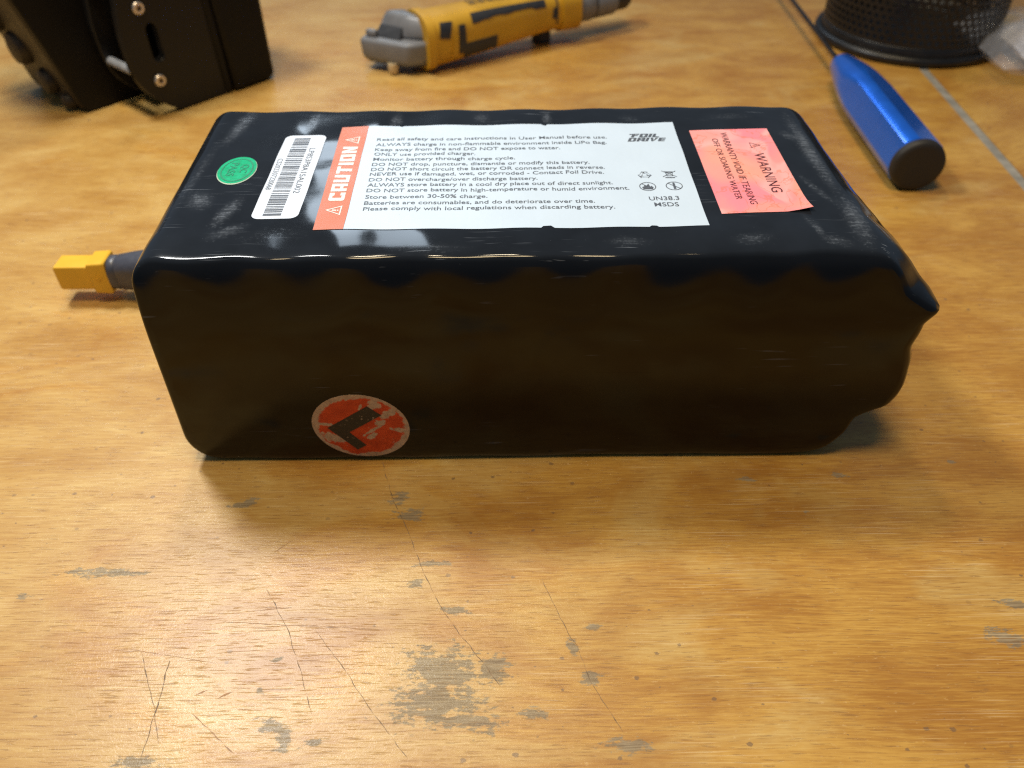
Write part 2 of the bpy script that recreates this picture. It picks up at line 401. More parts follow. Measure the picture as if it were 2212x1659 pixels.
# the joint runs away from the camera along x = 0.228 .. 0.26
JX = lambda y: 0.2175 + 0.0478*y
Y0, Y1 = -0.03, 1.35
def worn_field(x, y):
    m_ = -1.0
    for (cx, cy), (rx, ry), a in PATCH:
        dx, dy = x-cx, y-cy
        if abs(dx) > 30 or abs(dy) > 30: continue
        c, q = math.cos(R(a)), math.sin(R(a))
        m_ = max(m_, 1 - math.hypot((dx*c+dy*q)/rx, (-dx*q+dy*c)/ry))
    return m_
def plywood():
    ys = [Y0*1000, 0, 60] + [70+.8*k for k in range(163)] + [205, 225, 260, 300, 400, 500, 700, 1000, Y1*1000]
    us = [-1100, -600, -350, -220, -170] + [-150+.8*k for k in range(375)] + [155, 165, 180, 200, None]
    v, f, wv = [], [], []
    for y in ys:
        for u in us:
            x = JX(y/1000)*1000 if u is None else u
            v.append((x/1000, y/1000, 0)); wv.append(worn_field(x, y))
    n, m_ = len(us), len(ys)
    for j in range(m_-1):
        for i in range(n-1): a = j*n+i; f.append((a, a+1, a+n+1, a+n))
    b = len(v)
    rim = [i for i in range(n)] + [j*n+n-1 for j in range(1, m_)] + [(m_-1)*n+i for i in range(n-2, -1, -1)] + [j*n for j in range(m_-2, 0, -1)]
    for i in rim: v.append((v[i][0], v[i][1], -.018)); wv.append(-1)
    k = len(rim)
    for i in range(k): j = (i+1) % k; f.append((rim[j], rim[i], b+i, b+j))
    f.append([b+i for i in range(k)][::-1])
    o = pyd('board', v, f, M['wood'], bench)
    at = o.data.attributes.new('worn', 'FLOAT', 'POINT'); at.data.foreach_set('value', wv)
plywood()
def scratch(pl, wmax, mat, seed):
    """a ragged groove filled with old dirt: a thin strip that follows the line"""
    r_ = random.Random(seed); pts = []
    for a, b in zip(pl, pl[1:]):
        a, b = Vector(a), Vector(b); n = max(2, int((b-a).length/.8))
        for k in range(n): pts.append(a.lerp(b, k/n))
    pts.append(Vector(pl[-1])); v, f = [], []
    for k, p in enumerate(pts):
        d_ = (pts[min(k+1, len(pts)-1)]-pts[max(k-1, 0)]).normalized(); q = Vector((-d_.y, d_.x))
        off = .35*mnoise.noise(Vector((k*.22, seed, 0))) + .12*(r_.random()-.5)
        wd = wmax*max(.03, .45+1.1*mnoise.noise(Vector((k*.33, seed*3, 5)))+.35*(r_.random()-.5))*min(1, k/3+.15, (len(pts)-1-k)/3+.15)
        c = p+q*off
        for e in (-1, 1): v.append(((c+q*e*wd/2).x/1000, (c+q*e*wd/2).y/1000, .00004))
    for k in range(len(pts)-1): f.append((2*k, 2*k+1, 2*k+3, 2*k+2))
    pyd('scratch', v, [q[::-1] for q in f], mat, bench)
for k, pl in enumerate(SCR_DARK): scratch(pl, (.28, .28, .26, .42, .32, .26)[k], M['scratch_dark'], k+1)
for k, pl in enumerate(SCR_BROWN): scratch(pl, (.34, .40, .40, .22, .25, .6, .5)[k], M['scratch_brown'], k+20)
slab('edge_strip', (JX(Y0)+.0002, JX(Y1)+.0002), (JX(Y0)+.0052, JX(Y1)+.0052), Y0, Y1, -.0004, -.018, M['seam'])
slab('board', (JX(Y0)+.0054, JX(Y1)+.0054), (1.1, 1.1), Y0, Y1, -.0002, -.018, M['wood2'])

# ================================================================== the battery pack
H = .0726
def lump(x, y):
    c = math.cos(2*math.pi*(x-.004)/.0237)
    e = math.exp(-((y-.171)/.010)**2) + math.exp(-((.258-y)/.010)**2)
    v = .00030*c*e + .00010*c*math.cos(2*math.pi*(y-.182)/.0217)
    v += .0006*mnoise.noise(Vector((x*15, y*18, 3.1))) + .00010*mnoise.noise(Vector((x*60, y*50, 8.7)))
    v -= .0009*max(0, 1-(y-.171)/.013)**2
    return v
def ztop(x, y): return H + lump(x, y)
def fy(x, z):
    t = max(0.0, min(1.0, (z-.046)/.0266))
    k = .5+.5*mnoise.noise(Vector((x*38, 9, 0))); u = x + .004*mnoise.noise(Vector((x*26, 4, 0)))
    s = .0023*t*t*(.85 + .45*k + (.08+.30*k)*math.cos(2*math.pi*(u+.006)/.0223)) + .0003*t*mnoise.noise(Vector((x*60, 1, z*60)))
    b = max(0.0, min(1.0, (.004-z)/.004))
    return s + .0006*b*b + .00035*mnoise.noise(Vector((x*18, 5, z*22)))
BULGE_Z = [0, 1.6, 7, 12, 16.0, 18.5, 20.5, 24, 32, 42, 50, 54, 56.0, 60, 66, 70, 73]
BULGE_X = [2.0, 3, 2.6, 4.0, 5.4, 9.6, 14.6, 16.0, 16.2, 14.2, 14.4, 17.6, 16.2, 12.2, 7.0, 4.0, 2.6]
def bulge(z, y):
    b = float(np.interp(y, [.170, .1725, .176, .180, .19, .205, .225, .258], [.86, .96, 1.0, 1.0, .92, .72, .5, .32]))
    k = float(np.interp(z*1000, [54, 60, 68, 73], [0, .42, .55, .55]))*max(0.0, 1-(y-.170)/.009)     # the corner is set back
    b *= 1-k
    d = float(np.interp(z*1000, BULGE_Z, BULGE_X))/1000
    return b*d
def profile():
    pts = []
    xl, xr, rb, rt = -.0982, .0965, .0115, .0085
    def arc(cx, cz, r, a0, a1, n): return [(cx+r*math.cos(R(a0+(a1-a0)*k/n)), cz+r*math.sin(R(a0+(a1-a0)*k/n))) for k in range(n)]
    for k in range(90): pts.append((xl+rb + (xr-xl-2*rb)*k/90, 0))
    pts += arc(xr-rb, rb, rb, -90, 0, 10)
    for k in range(48): pts.append((xr, rb + (H-rb-rt)*k/48))
    pts += arc(xr-rt, H-rt, rt, 0, 90, 12)
    for k in range(120): pts.append((xr-rt + (xl-xr+2*rt)*k/120, H))
    pts += arc(xl+rt, H-rt, rt, 90, 180, 12)
    for k in range(24): pts.append((xl, H-rt + (rb+rt-H)*k/24))
    pts += arc(xl+rb, rb, rb, 180, 270, 12)
    return pts
PROF = profile(); NP = len(PROF)
def warp_pt(x, z, y):
    if x > 0: x += bulge(z, y)*min(1.0, max(0.0, (x-.078)/.0185))
    if x > .09: x += .0007*mnoise.noise(Vector((y*120, z*150, 3)))*min(1.0, bulge(z, y)/.006)
    if x < -.06: x -= .0022*max(0, (y-.185)/.075)*min(1, (-x-.06)/.03)
    if x < -.08: x += .0016*(z/H) * (-x-.08)/.018
    wt = max(0.0, min(1.0, (z-.055)/.017)); z += lump(x, y)*wt
    wb = max(0.0, min(1.0, (.012-z)/.012))
    z += wb*.00055*max(0.0, .55+.6*math.cos(2*math.pi*(x+.012)/.034) + mnoise.noise(Vector((x*35, 2, 0))))*math.exp(-((y-.170)/.006)**2)
    return x, z
def inset(pts, d):
    if d <= 0: return pts
    n = len(pts); out = []
    for i in range(n):
        (x0, z0), (x1, z1) = pts[i-1], pts[(i+1) % n]
        tx, tz = x1-x0, z1-z0; l = math.hypot(tx, tz) or 1
        out.append((pts[i][0] - tz/l*d, pts[i][1] + tx/l*d))
    return out
YF, YB = .1700, .2602
rings = []
def add_ring(pts, y):
    rg = []
    wf = max(0.0, 1 - (y-YF)/.016)
    for x, z in pts:
        X, Z = warp_pt(x, z, y)
        rg.append((X, y + wf*fy(X, Z), Z))
    rings.append(rg)
rf, rbk = .0013, .0032
base_f = inset(PROF, rf)
SP = lambda p: (max(-.055, min(.055, p[0])), H*.5)
for k in range(1, 24):                              # the flat front, rings growing from a spine
    t = k/23
    add_ring([(SP(p)[0] + (p[0]-SP(p)[0])*t, SP(p)[1] + (p[1]-SP(p)[1])*t) for p in base_f], YF)
for k in range(1, 6):
    a = math.pi/2*k/5
    add_ring(inset(PROF, rf*(1-math.sin(a))), YF + rf*(1-math.cos(a)))
for k in range(1, 45):
    add_ring(PROF, YF+rf + (YB-rbk-YF-rf)*k/44)
for k in range(1, 7):
    a = math.pi/2*k/6
    add_ring(inset(PROF, rbk*(1-math.cos(a))), YB-rbk + rbk*math.sin(a))
battery = empty('battery_pack', (0, .2145, 0))
prop(battery, 'black shrink wrapped battery pack with white caution label and yellow connector lying on the bench', 'battery')
bm = loft(rings)
bmesh.ops.triangulate(bm, faces=[f for f in bm.faces if len(f.verts) > 4])
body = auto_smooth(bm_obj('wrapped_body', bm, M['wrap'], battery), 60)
at = body.data.attributes.new('scuff', 'FLOAT', 'POINT')
at.data.foreach_set('value', [scuff_field(v.co.x*1000, v.co.y*1000, v.co.z*1000) for v in body.data.vertices])

# ---- flat print helpers -------------------------------------------------
class Flat:
    """2-D polygons in millimetres, later laid on a surface"""
    def __init__(s): s.v = []; s.f = []
    def poly(s, pts): n = len(s.v); s.v += list(pts); s.f.append(list(range(n, n+len(pts))))
    def rect(s, x0, y0, x1, y1): s.poly([(x0, y0), (x1, y0), (x1, y1), (x0, y1)])
    def line(s, a, b, w):
        d = Vector(b)-Vector(a); q = Vector((-d.y, d.x)).normalized()*w/2
        s.poly([tuple(Vector(a)-q), tuple(Vector(b)-q), tuple(Vector(b)+q), tuple(Vector(a)+q)])
    def ring(s, c, rx, ry, w, n=40):
        for k in range(n):
            a, b = 2*math.pi*k/n, 2*math.pi*(k+1)/n
            s.poly([(c[0]+rx*math.cos(a), c[1]+ry*math.sin(a)), (c[0]+rx*math.cos(b), c[1]+ry*math.sin(b)),
                    (c[0]+(rx-w)*math.cos(b), c[1]+(ry-w)*math.sin(b)), (c[0]+(rx-w)*math.cos(a), c[1]+(ry-w)*math.sin(a))])
    def outline(s, pts, w):
        c = Vector((sum(p[0] for p in pts)/len(pts), sum(p[1] for p in pts)/len(pts)))
        inn = [tuple(c + (Vector(p)-c)*(1-w)) for p in pts]
        n = len(pts)
        for i in range(n): j = (i+1) % n; s.poly([pts[i], pts[j], inn[j], inn[i]])
    def add(s, other, fn):
        n = len(s.v); s.v += [fn(*p) for p in other.v]; s.f += [[i+n for i in f] for f in other.f]
    def place(s, other, org, ang, sx=1.0, sy=1.0, shear=0.0):
        c, q = math.cos(R(ang)), math.sin(R(ang))
        s.add(other, lambda x, y: (org[0] + (x*sx+y*sy*shear)*c - y*sy*q, org[1] + (x*sx+y*sy*shear)*q + y*sy*c))
    def bbox(s):
        xs = [p[0] for p in s.v]; ys = [p[1] for p in s.v]
        return min(xs), min(ys), max(xs), max(ys)
_cap = None
def glyphs(body, bold=0.0, space=1.0):
    cu = bpy.data.curves.new('t', 'FONT'); cu.body = body; cu.size = 1; cu.offset = bold; cu.resolution_u = 3; cu.space_character = space
    o = bpy.data.objects.new('t', cu); COL.objects.link(o)
    dg = bpy.context.evaluated_depsgraph_get(); me = bpy.data.meshes.new_from_object(o.evaluated_get(dg))
    fl = Flat(); fl.v = [(v.co.x, v.co.y) for v in me.vertices]; fl.f = [list(p.vertices) for p in me.polygons]
    bpy.data.objects.remove(o); bpy.data.meshes.remove(me); bpy.data.curves.remove(cu)
    return fl
def cap_height():
    global _cap
    if _cap is None: _cap = glyphs('H').bbox()[3]
    return _cap
def write(fl, body, org, ang, length, cap, bold=0.012, space=1.0):
    """write body so that it runs `length` mm with capitals `cap` mm high"""
    g = glyphs(body, bold, space); x0, _, x1, _ = g.bbox()
    g.v = [(x-x0, y) for x, y in g.v]
    fl.place(g, org, ang, length/(x1-x0), cap/cap_height())
def lay_top(fl, name, mat, parent, off):
    v = [(x/1000, y/1000, ztop(x/1000, y/1000)+off) for x, y in fl.v]
    f = []
    for q in fl.f:                       # keep every face looking up
        a = sum(fl.v[q[i]][0]*fl.v[q[(i+1) % len(q)]][1] - fl.v[q[(i+1) % len(q)]][0]*fl.v[q[i]][1] for i in range(len(q)))
        f.append(q if a > 0 else q[::-1])
    return pyd(name, v, f, mat, parent)
def sheet_top(pts, name, mat, parent, off=.00014, step=3.0, curl=None, thick=.00009):
    """a sticker cut to the outline pts (mm) and laid over the lid"""
    bm = bmesh.new(); bm.faces.new([bm.verts.new((x, y, 0)) for x, y in pts])
    xs = [p[0] for p in pts]; ys = [p[1] for p in pts]
    for ax, lo, hi in ((0, min(xs), max(xs)), (1, min(ys), max(ys))):
        q = lo+step
        while q < hi-.2:
            no = (1, 0, 0) if ax == 0 else (0, 1, 0); co = (q, 0, 0) if ax == 0 else (0, q, 0)
            bmesh.ops.bisect_plane(bm, geom=bm.verts[:]+bm.edges[:]+bm.faces[:], plane_co=co, plane_no=no)
            q += step
    for v in bm.verts:
        x, y = v.co.x, v.co.y; c = curl(x, y) if curl else 0
        v.co = Vector((x/1000, y/1000, ztop(x/1000, y/1000) + off + c))
    ex = bmesh.ops.extrude_face_region(bm, geom=bm.faces[:])
    for g in ex['geom']:
        if isinstance(g, bmesh.types.BMVert): g.co.z -= thick
    return bm_obj(name, bm, mat, parent)
def round_rect(x0, y0, x1, y1, r, n=6):
    o = []
    for cx, cy, a in ((x1-r, y0+r, -90), (x1-r, y1-r, 0), (x0+r, y1-r, 90), (x0+r, y0+r, 180)):
        o += [(cx+r*math.cos(R(a+90*k/n)), cy+r*math.sin(R(a+90*k/n))) for k in range(n+1)]
    return o

# ---- caution label
cl = sheet_top([(-43.4, 184.4), (8.0, 184.4), (8.6, 185.3), (10.6, 185.6), (11.6, 184.5), (36.2, 184.6), (36.9, 185.3), (38.2, 185.2), (38.8, 184.6), (51.8, 184.7),
                (51.5, 246.0), (12.0, 246.1), (11.4, 245.0), (10.4, 245.6), (9.9, 246.1), (-33.0, 245.9), (-33.8, 245.2), (-34.6, 245.8), (-44.2, 245.7)],
               'caution_label', M['label_white'], battery)
prop(cl, 'white instruction label with dark print, its edge nicked')
band = sheet_top([(-51.3, 184.2), (-43.45, 184.3), (-44.25, 245.7), (-52.6, 245.4)], 'orange_band', M['orange'], cl)
txt = Flat()
LINES = [('Read all safety and care instructions in User Manual before use.', -40.6, 29.9, 235.3), ('ALWAYS charge in non-flammable environment inside LiPo Bag.', -40.5, 29.5, 231.7),
 ('Keep away from fire and DO NOT expose to water.', -40.4, 15.2, 228.4), ('ONLY use provided charger.', -40.3, -10.2, 225.4), ('Monitor battery through charge cycle.', -40.2, 1.6, 222.2),
 ('DO NOT drop, puncture, dismantle or modify this battery.', -40.2, 23.3, 219.0), ('DO NOT short circuit the battery OR connect leads in reverse.', -40.1, 27.5, 216.0),
 ('NEVER use if damaged, wet, or corroded - Contact Foil Drive.', -40.1, 27.0, 213.1), ('DO NOT overcharge/over discharge battery.', -40.0, 7.9, 209.9),
 ('ALWAYS store battery in a cool dry place out of direct sunlight.', -40.0, 28.9, 206.9), ('DO NOT store battery in high-temperature or humid environment.', -39.9, 33.2, 203.8),
 ('Store between 30-50% charge.', -39.8, -6.2, 200.3), ('Batteries are consumables, and do deteriorate over time.', -39.7, 23.1, 197.0), ('Please comply with local regulations when discarding battery.', -39.6, 28.3, 193.9)]
for s, xa, xb, yy in LINES: write(txt, s, (xa, yy), 0.3, xb-xa, 1.85, .008)
write(txt, 'UN38.3', (38.0, 198.2), 0, 8.2, 2.1, .008); write(txt, 'MSDS', (39.0, 194.8), 0, 6.6, 2.1, .006)
lay_top(txt, 'lettering', M['ink'], cl, .00019)
# block capitals
def block(word, gap=.75, st=1.5):
    W = {'I': 1.5, 'L': 3.6, 'E': 3.6, 'F': 3.6}
    fl = Flat(); x = 0.0
    for ch in word:
        w_ = W.get(ch, 4.2); q = Flat(); a, b = st, w_-st
        if ch == 'C': q.poly([(0, .6), (.6, 0), (w_, 0), (w_, 1.9), (b, 1.9), (b, 1.3), (a, 1.3)]); q.poly([(0, .6), (a, 1.3), (a, 4.7), (0, 5.4)]); q.poly([(a, 4.7), (b, 4.7), (b, 4.1), (w_, 4.1), (w_, 6), (.6, 6), (0, 5.4)])
        elif ch in 'AO':
            q.rect(0, 0, a, 6); q.rect(b, 0, w_, 6); q.rect(a, 4.8, b, 6)
            if ch == 'A': q.rect(a, 1.5, b, 2.7)
            else: q.rect(a, 0, b, 1.2)
        elif ch == 'U': q.rect(0, 0, a, 6); q.rect(b, 0, w_, 6); q.rect(a, 0, b, 1.3)
        elif ch == 'D': q.rect(0, 0, a, 6); q.poly([(b, 0), (w_-.5, 0), (w_, .7), (w_, 5.3), (w_-.5, 6), (b, 6)]); q.rect(a, 0, b, 1.2); q.rect(a, 4.8, b, 6)
        elif ch == 'T': q.rect(0, 4.6, w_, 6); q.rect((w_-st)/2, 0, (w_+st)/2, 4.6)
        elif ch == 'I': q.rect(0, 0, w_, 6)
        elif ch == 'N': q.rect(0, 0, a, 6); q.rect(b, 0, w_, 6); q.poly([(a, 6), (a, 3.2), (b, 0), (b, 2.8)])
        elif ch == 'L': q.rect(0, 0, a, 6); q.rect(a, 0, w_, 1.4)
        elif ch == 'F': q.rect(0, 0, a, 4.6); q.rect(-1.6, 4.6, w_, 6); q.rect(a, 2.3, w_-.4, 3.5)
        elif ch == 'E': q.rect(0, 0, a, 6); q.rect(a, 0, w_, 1.3); q.rect(a, 2.4, w_, 3.6); q.rect(a, 4.7, w_, 6)
        elif ch == 'R': q.rect(0, 0, a, 6); q.rect(a, 4.8, b, 6); q.rect(a, 2.0, b, 3.2); q.rect(b, 2.0, w_, 6); q.poly([(a+.2, 2.0), (b+.6, 0), (w_+.6, 0), (w_-.2, 2.0)])
        elif ch == 'V': q.poly([(0, 6), (a, 6), (w_*.5+.3, 0), (w_*.5-.8, 0)]); q.poly([(w_*.5+.3, 2.0), (w_*.5+.35, 0), (w_, 6), (b, 6)])
        fl.add(q, lambda px, py, x=x: (px+x, py)); x += w_+gap
    return fl, x-gap
cf = Flat(); g, L = block('CAUTION'); cf.place(g, (-45.4, 199.2), 90.6, 32.2/L, 4.4/6)
def warn_tri(fl, org, ang, s, bang=True):
    q = Flat(); tri = [(-s, 0), (s, 0), (0, s*1.72)]
    q.outline(tri, .24)
    if bang: q.rect(-.12*s, .55*s, .12*s, 1.0*s); q.rect(-.12*s, .30*s, .12*s, .45*s)
    fl.place(q, org, ang)
warn_tri(cf, (-45.4, 194.2), 90, 2.5); warn_tri(cf, (-46.0, 236.0), 90, 2.5)
lay_top(cf, 'caution_lettering', M['ink_white'], cl, .00020)
lg = Flat()
g, L = block('FOIL', .55); lg.place(g, (37.2, 235.9), 0, 8.6/L, 2.3/6, .35)
g, L = block('DRIVE', .55); lg.place(g, (35.9, 233.2), 0, 11.2/L, 2.3/6, .35)
lay_top(lg, 'brand_lettering', M['ink'], cl, .00019)
# symbols: recycling arrows, crossed bin, no fire, no flame
ic = Flat()
for k in range(3):
    q = Flat(); q.outline([(-1.25, -1.15), (.55, -1.15), (.55, -1.55), (1.25, -.85), (.55, -.2), (.55, -.55), (-1.25, -.55)], .22)
    ic.place(q, (38.4, 212.3), 120*k+8, 1.2, 1.2)
q = Flat(); q.outline([(-.85, -1.1), (.85, -1.1), (1.1, 1.2), (-1.1, 1.2)], .24); q.rect(-1.4, 1.3, 1.4, 1.55); q.line((-2, -1.5), (2, 1.9), .22); q.line((-2, 1.9), (2, -1.5), .22); q.rect(-1.4, -2.2, 1.4, -1.75)
ic.place(q, (45.5, 212.6), 0)
for cx in (38.5, 45.9):
    ic.ring((cx, 205.9), 2.35, 2.35, .26); ic.line((cx-1.5, 207.4), (cx+1.5, 204.4), .24)
ic.poly([(37.2, 204.4), (39.7, 204.4), (40.1, 205.4), (39.6, 206.3), (39.2, 205.8), (38.9, 207.5), (38.2, 206.4), (37.7, 207.0), (37.5, 206.0), (36.9, 205.6)])
ic.poly([(45.6, 204.2), (46.3, 204.2), (46.2, 207.7), (45.6, 207.7)])
lay_top(ic, 'safety_symbols', M['ink'], cl, .00020)

# ---- barcode sticker
bc = sheet_top(round_rect(-69.0, 190.0, -56.4, 239.6, 2.3), 'barcode_sticker', M['code_white'], battery)
prop(bc, 'narrow white barcode sticker with rounded corners')
bars = Flat(); y = 191.6; rr = random.Random(5)
while y < 238:
    h = rr.choice((.35, .35, .6, .8, 1.1)); g = rr.choice((.35, .4, .6, .9))
    if not (199.5 < y < 200.6): bars.rect(-66.0, y, -61.1, min(y+h, 238.3))
    y += h+g
lay_top(bars, 'bars', M['ink'], bc, .00019)
bt = Flat(); write(bt, 'LP8S3P8A15AL002', (-60.2, 230.6), -90, 27, 1.7, .0); write(bt, 'CS202307220068', (-68.3, 223.8), -90, 18.2, 1.5, .0)
lay_top(bt, 'lettering', M['ink'], bc, .00019)

# ---- pink warning sticker
ws = sheet_top([(56.2, 190.6), (80.5, 191.6), (80.0, 241.0), (55.8, 240.2)], 'warning_sticker', M['warn'], battery,
               curl=lambda x, y: .0011*max(0, ((x-76)+(196-y))/9)**2 if x > 74 and y < 198 else 0)
prop(ws, 'blotchy pink water-stained warning sticker')
wt = Flat(); write(wt, 'WARNING', (72.2, 224.6), -90, 23.2, 3.0, .0, 1.05)
write(wt, 'WARRANTY VOID IF TEARING', (64.9, 238.2), -90, 43, 1.95, .0); write(wt, 'OFF OR SOAKING WATER', (61.6, 234.2), -90, 36.2, 1.8, .0)
q = Flat(); q.outline([(-1.8, 0), (1.8, 0), (0, 3.2)], .17); q.rect(-.13, .9, .13, 1.9); q.rect(-.13, .5, .13, .7); wt.place(q, (72.4, 229.8), -90)
lay_top(wt, 'lettering', M['ink_red'], ws, .00020)

# ---- green oval sticker
def oval(cx, cy, rx, ry, rot, n=40):
    c, s = math.cos(R(rot)), math.sin(R(rot))
    return [(cx + rx*math.cos(2*math.pi*k/n)*c - ry*math.sin(2*math.pi*k/n)*s, cy + rx*math.cos(2*math.pi*k/n)*s + ry*math.sin(2*math.pi*k/n)*c) for k in range(n)]
ge = sheet_top(oval(-78.9, 217.15, 5.55, 8.35, 0), 'green_sticker', M['green_edge'], battery, off=.00012)
prop(ge, 'small oval green inspection sticker')
sheet_top(oval(-78.95, 217.45, 5.42, 8.1, 0), 'green_face', M['green'], ge, off=.00018)
gt = Flat(); gt.ring((-78.95, 217.3), 4.6, 7.0, .45)
write(gt, 'QC', (-77.9, 220.6), -90, 5.2, 2.0, .01); write(gt, 'PASS', (-81.4, 221.6), -90, 8.2, 2.2, .01)
lay_top(gt, 'lettering', M['ink_green'], ge, .00024)

# ---- worn red sticker with the L, on the front
def lay_front(fl, name, mat, parent, off, cut=2.0):
    bm = bmesh.new(); vv = [bm.verts.new((x, y, 0)) for x, y in fl.v]
    for f in fl.f: bm.faces.new([vv[i] for i in f])
    xs = [p[0] for p in fl.v]; ys = [p[1] for p in fl.v]
    for ax, lo, hi in ((0, min(xs), max(xs)), (1, min(ys), max(ys))):
        q = lo+cut
        while q < hi-.2:
            bmesh.ops.bisect_plane(bm, geom=bm.verts[:]+bm.edges[:]+bm.faces[:], plane_co=(q, 0, 0) if ax == 0 else (0, q, 0), plane_no=(1, 0, 0) if ax == 0 else (0, 1, 0)); q += cut
    for v in bm.verts:
        x, z = v.co.x/1000, v.co.y/1000
        v.co = Vector((x, YF + fy(x, z) - off, z))
    ex = bmesh.ops.extrude_face_region(bm, geom=bm.faces[:])
    for g in ex['geom']:
        if isinstance(g, bmesh.types.BMVert): g.co.y += .00008
    return bm_obj(name, bm, mat, parent)
d = Flat(); d.poly(oval(-44.5, 14.8, 14.3, 12.6, -14, 56))
ls = lay_front(d, 'round_sticker', M['l_sticker'], battery, .00012); prop(ls, 'worn red round sticker with a flaking black L')
d = Flat(); d.poly([(-54.4, 14.5), (-46.7, 5.2), (-43.8, 7.1), (-48.2, 12.6), (-38.0, 19.4), (-41.8, 23.0)])
lay_front(d, 'letter', M['l_ink'], ls, .00018)

# ---- lead and yellow connector behind the left end
con = Vector((0, .2580, .0108))
def rr_ring(x, hy, hz, r, cy=None, cz=None, n=5, tilt=0.0):
    cy = con.y if cy is None else cy; cz = con.z if cz is None else cz
    o = []
    for sy, sz, a in ((1, 1, 0), (-1, 1, 90), (-1, -1, 180), (1, -1, 270)):
        for k in range(n+1):
            t = R(a+90*k/n); o.append((x, cy+sy*(hy-r)+r*math.cos(t), cz+sz*(hz-r)+r*math.sin(t)))
    return o
hs = [rr_ring(-.1698, .0040, .0045, .0006), rr_ring(-.1692, .0044, .0050, .0006), rr_ring(-.1565, .0044, .0050, .0006)]
housing = auto_smooth(bm_obj('connector_housing', loft(hs), M['yellow_plastic'], battery), 30)
prop(housing, 'yellow plastic power connector')
cs_ = [rr_ring(-.1570, .0046, .0058, .0008), rr_ring(-.1564, .0050, .0064, .0008), rr_ring(-.1508, .0050, .0068, .0008), rr_ring(-.1502, .0047, .0064, .0008)]
collar = auto_smooth(bm_obj('collar', loft(cs_), M['yellow_plastic'], housing), 30)
q = bmesh.new(); box_bm(q, (-.1537, con.y-.00505, con.z+.0005), (.0026, .0003, .0006)); box_bm(q, (-.1537, con.y-.00506, con.z+.0005), (.0006, .0003, .0024)); bm_obj('polarity_mark', q, M['yellow_plastic'], housing)
ld = []
for x, hy, hz, r, dz, dy in ((-.1506, .0046, .0058, .0040, 0, 0), (-.1500, .0050, .0064, .0045, 0, 0), (-.1478, .0050, .0066, .0045, 0, 0), (-.1473, .0048, .0063, .0045, 0, 0), (-.1468, .0052, .0068, .0048, 0, 0), (-.140, .0060, .0077, .0056, .0003, 0), (-.134, .0066, .0085, .0062, .0008, -.001),
                         (-.125, .0066, .0086, .0062, .0012, -.003), (-.115, .0060, .0078, .0058, .0014, -.008), (-.104, .0046, .0050, .0045, .002, -.016), (-.094, .0045, .0048, .0044, .002, -.020)):
    ld.append(rr_ring(x, hy, hz, r, con.y+dy, con.z+dz, 6))
lead = auto_smooth(bm_obj('lead_sleeve', loft(ld), M['heat_shrink'], battery), 50)
prop(lead, 'grey heat shrink sleeve')

# ================================================================== blue screwdriver
sd0, sd1 = Vector((.1817, .3318, .0121)), Vector((.1842, .452, .0121))
sdd = (sd1-sd0).normalized(); sdl = (sd1-sd0).length
sd = prop(empty('screwdriver', (sd0.x, sd0.y, 0)), 'blue metal screwdriver with black end cap and thin shaft beside the mesh cup', 'screwdriver')
FL = [R(a) for a in (160, 70, 250, 340)]
def flats(t, r):
    m_ = r
    for a in FL:
        c = math.cos(t-a)
        if c > .2: m_ = min(m_, .0105/c)
    return m_
pf = [(.0035, .0113), (.0042, .0121), (.008, .0122), (.014, .0122)]
for k in range(1, 13): pf.append((.014 + .055*k/12, .0122))
for k in range(1, 15):
    t = k/14; pf.append((.069 + (sdl-.069)*t, .0122 - .0060*t**1.7))
pf += [(sdl+.0016, .0046), (sdl+.0024, .003), (sdl+.0026, .0018)]
handle = bm_obj('handle', lathe_axis(sd0, sdd, pf, 72, rad=lambda t, r: flats(t, r) if r > .0105 else r), M['blue_metal'], sd); auto_smooth(handle, 22)
cap_ = bm_obj('end_cap', lathe_axis(sd0, sdd, [(-.0002, .0090), (.0, .0106), (.0008, .0115), (.0020, .0118), (.0036, .0118)], 64), M['cap'], sd); auto_smooth(cap_, 50)
auto_smooth(bm_obj('shaft', lathe_axis(sd0, sdd, [(sdl+.0016, .00135), (sdl+.17, .00135), (sdl+.171, .0010)], 20), M['shaft'], sd), 40)

# ================================================================== wire mesh pencil cup
cc = Vector((.252, .531, 0)); CR = .0515
cup = prop(empty('mesh_cup', cc), 'round black wire mesh pencil cup standing at the back of the bench', 'pencil cup')
def torus(z, r, rm, squash=1.0, n=96, k=10):
    rings_ = []
    for i in range(n):
        a = 2*math.pi*i/n; rings_.append([(cc.x+(r+rm*math.cos(2*math.pi*j/k))*math.cos(a), cc.y+(r+rm*math.cos(2*math.pi*j/k))*math.sin(a), z+rm*squash*math.sin(2*math.pi*j/k)) for j in range(k)])
    bm = loft(rings_+[rings_[0]], False, False); bmesh.ops.remove_doubles(bm, verts=bm.verts, dist=1e-7); return bm
base = bm_obj('base_rim', torus(.0028, .0532, .0028), M['cup'], cup, True)
bm = bmesh.new(); bmesh.ops.create_cone(bm, cap_ends=True, segments=64, radius1=.0515, radius2=.0515, depth=.0012, matrix=Matrix.Translation((cc.x, cc.y, .0030))); bm_obj('bottom', bm, M['cup'], cup)
band_ = bm_obj('lower_band', lathe_axis((cc.x, cc.y, .004), (0, 0, 1), [(0, .0522), (.0055, .0522), (.0058, .0519), (.0058, .0512), (0, .0512)], 96, False, False), M['cup'], cup, True)
bm_obj('top_rim', torus(.104, .0530, .0024), M['cup'], cup, True)
NC = 74; pw = 2*math.pi*CR/NC; ph = pw*.866
v, f = [], []
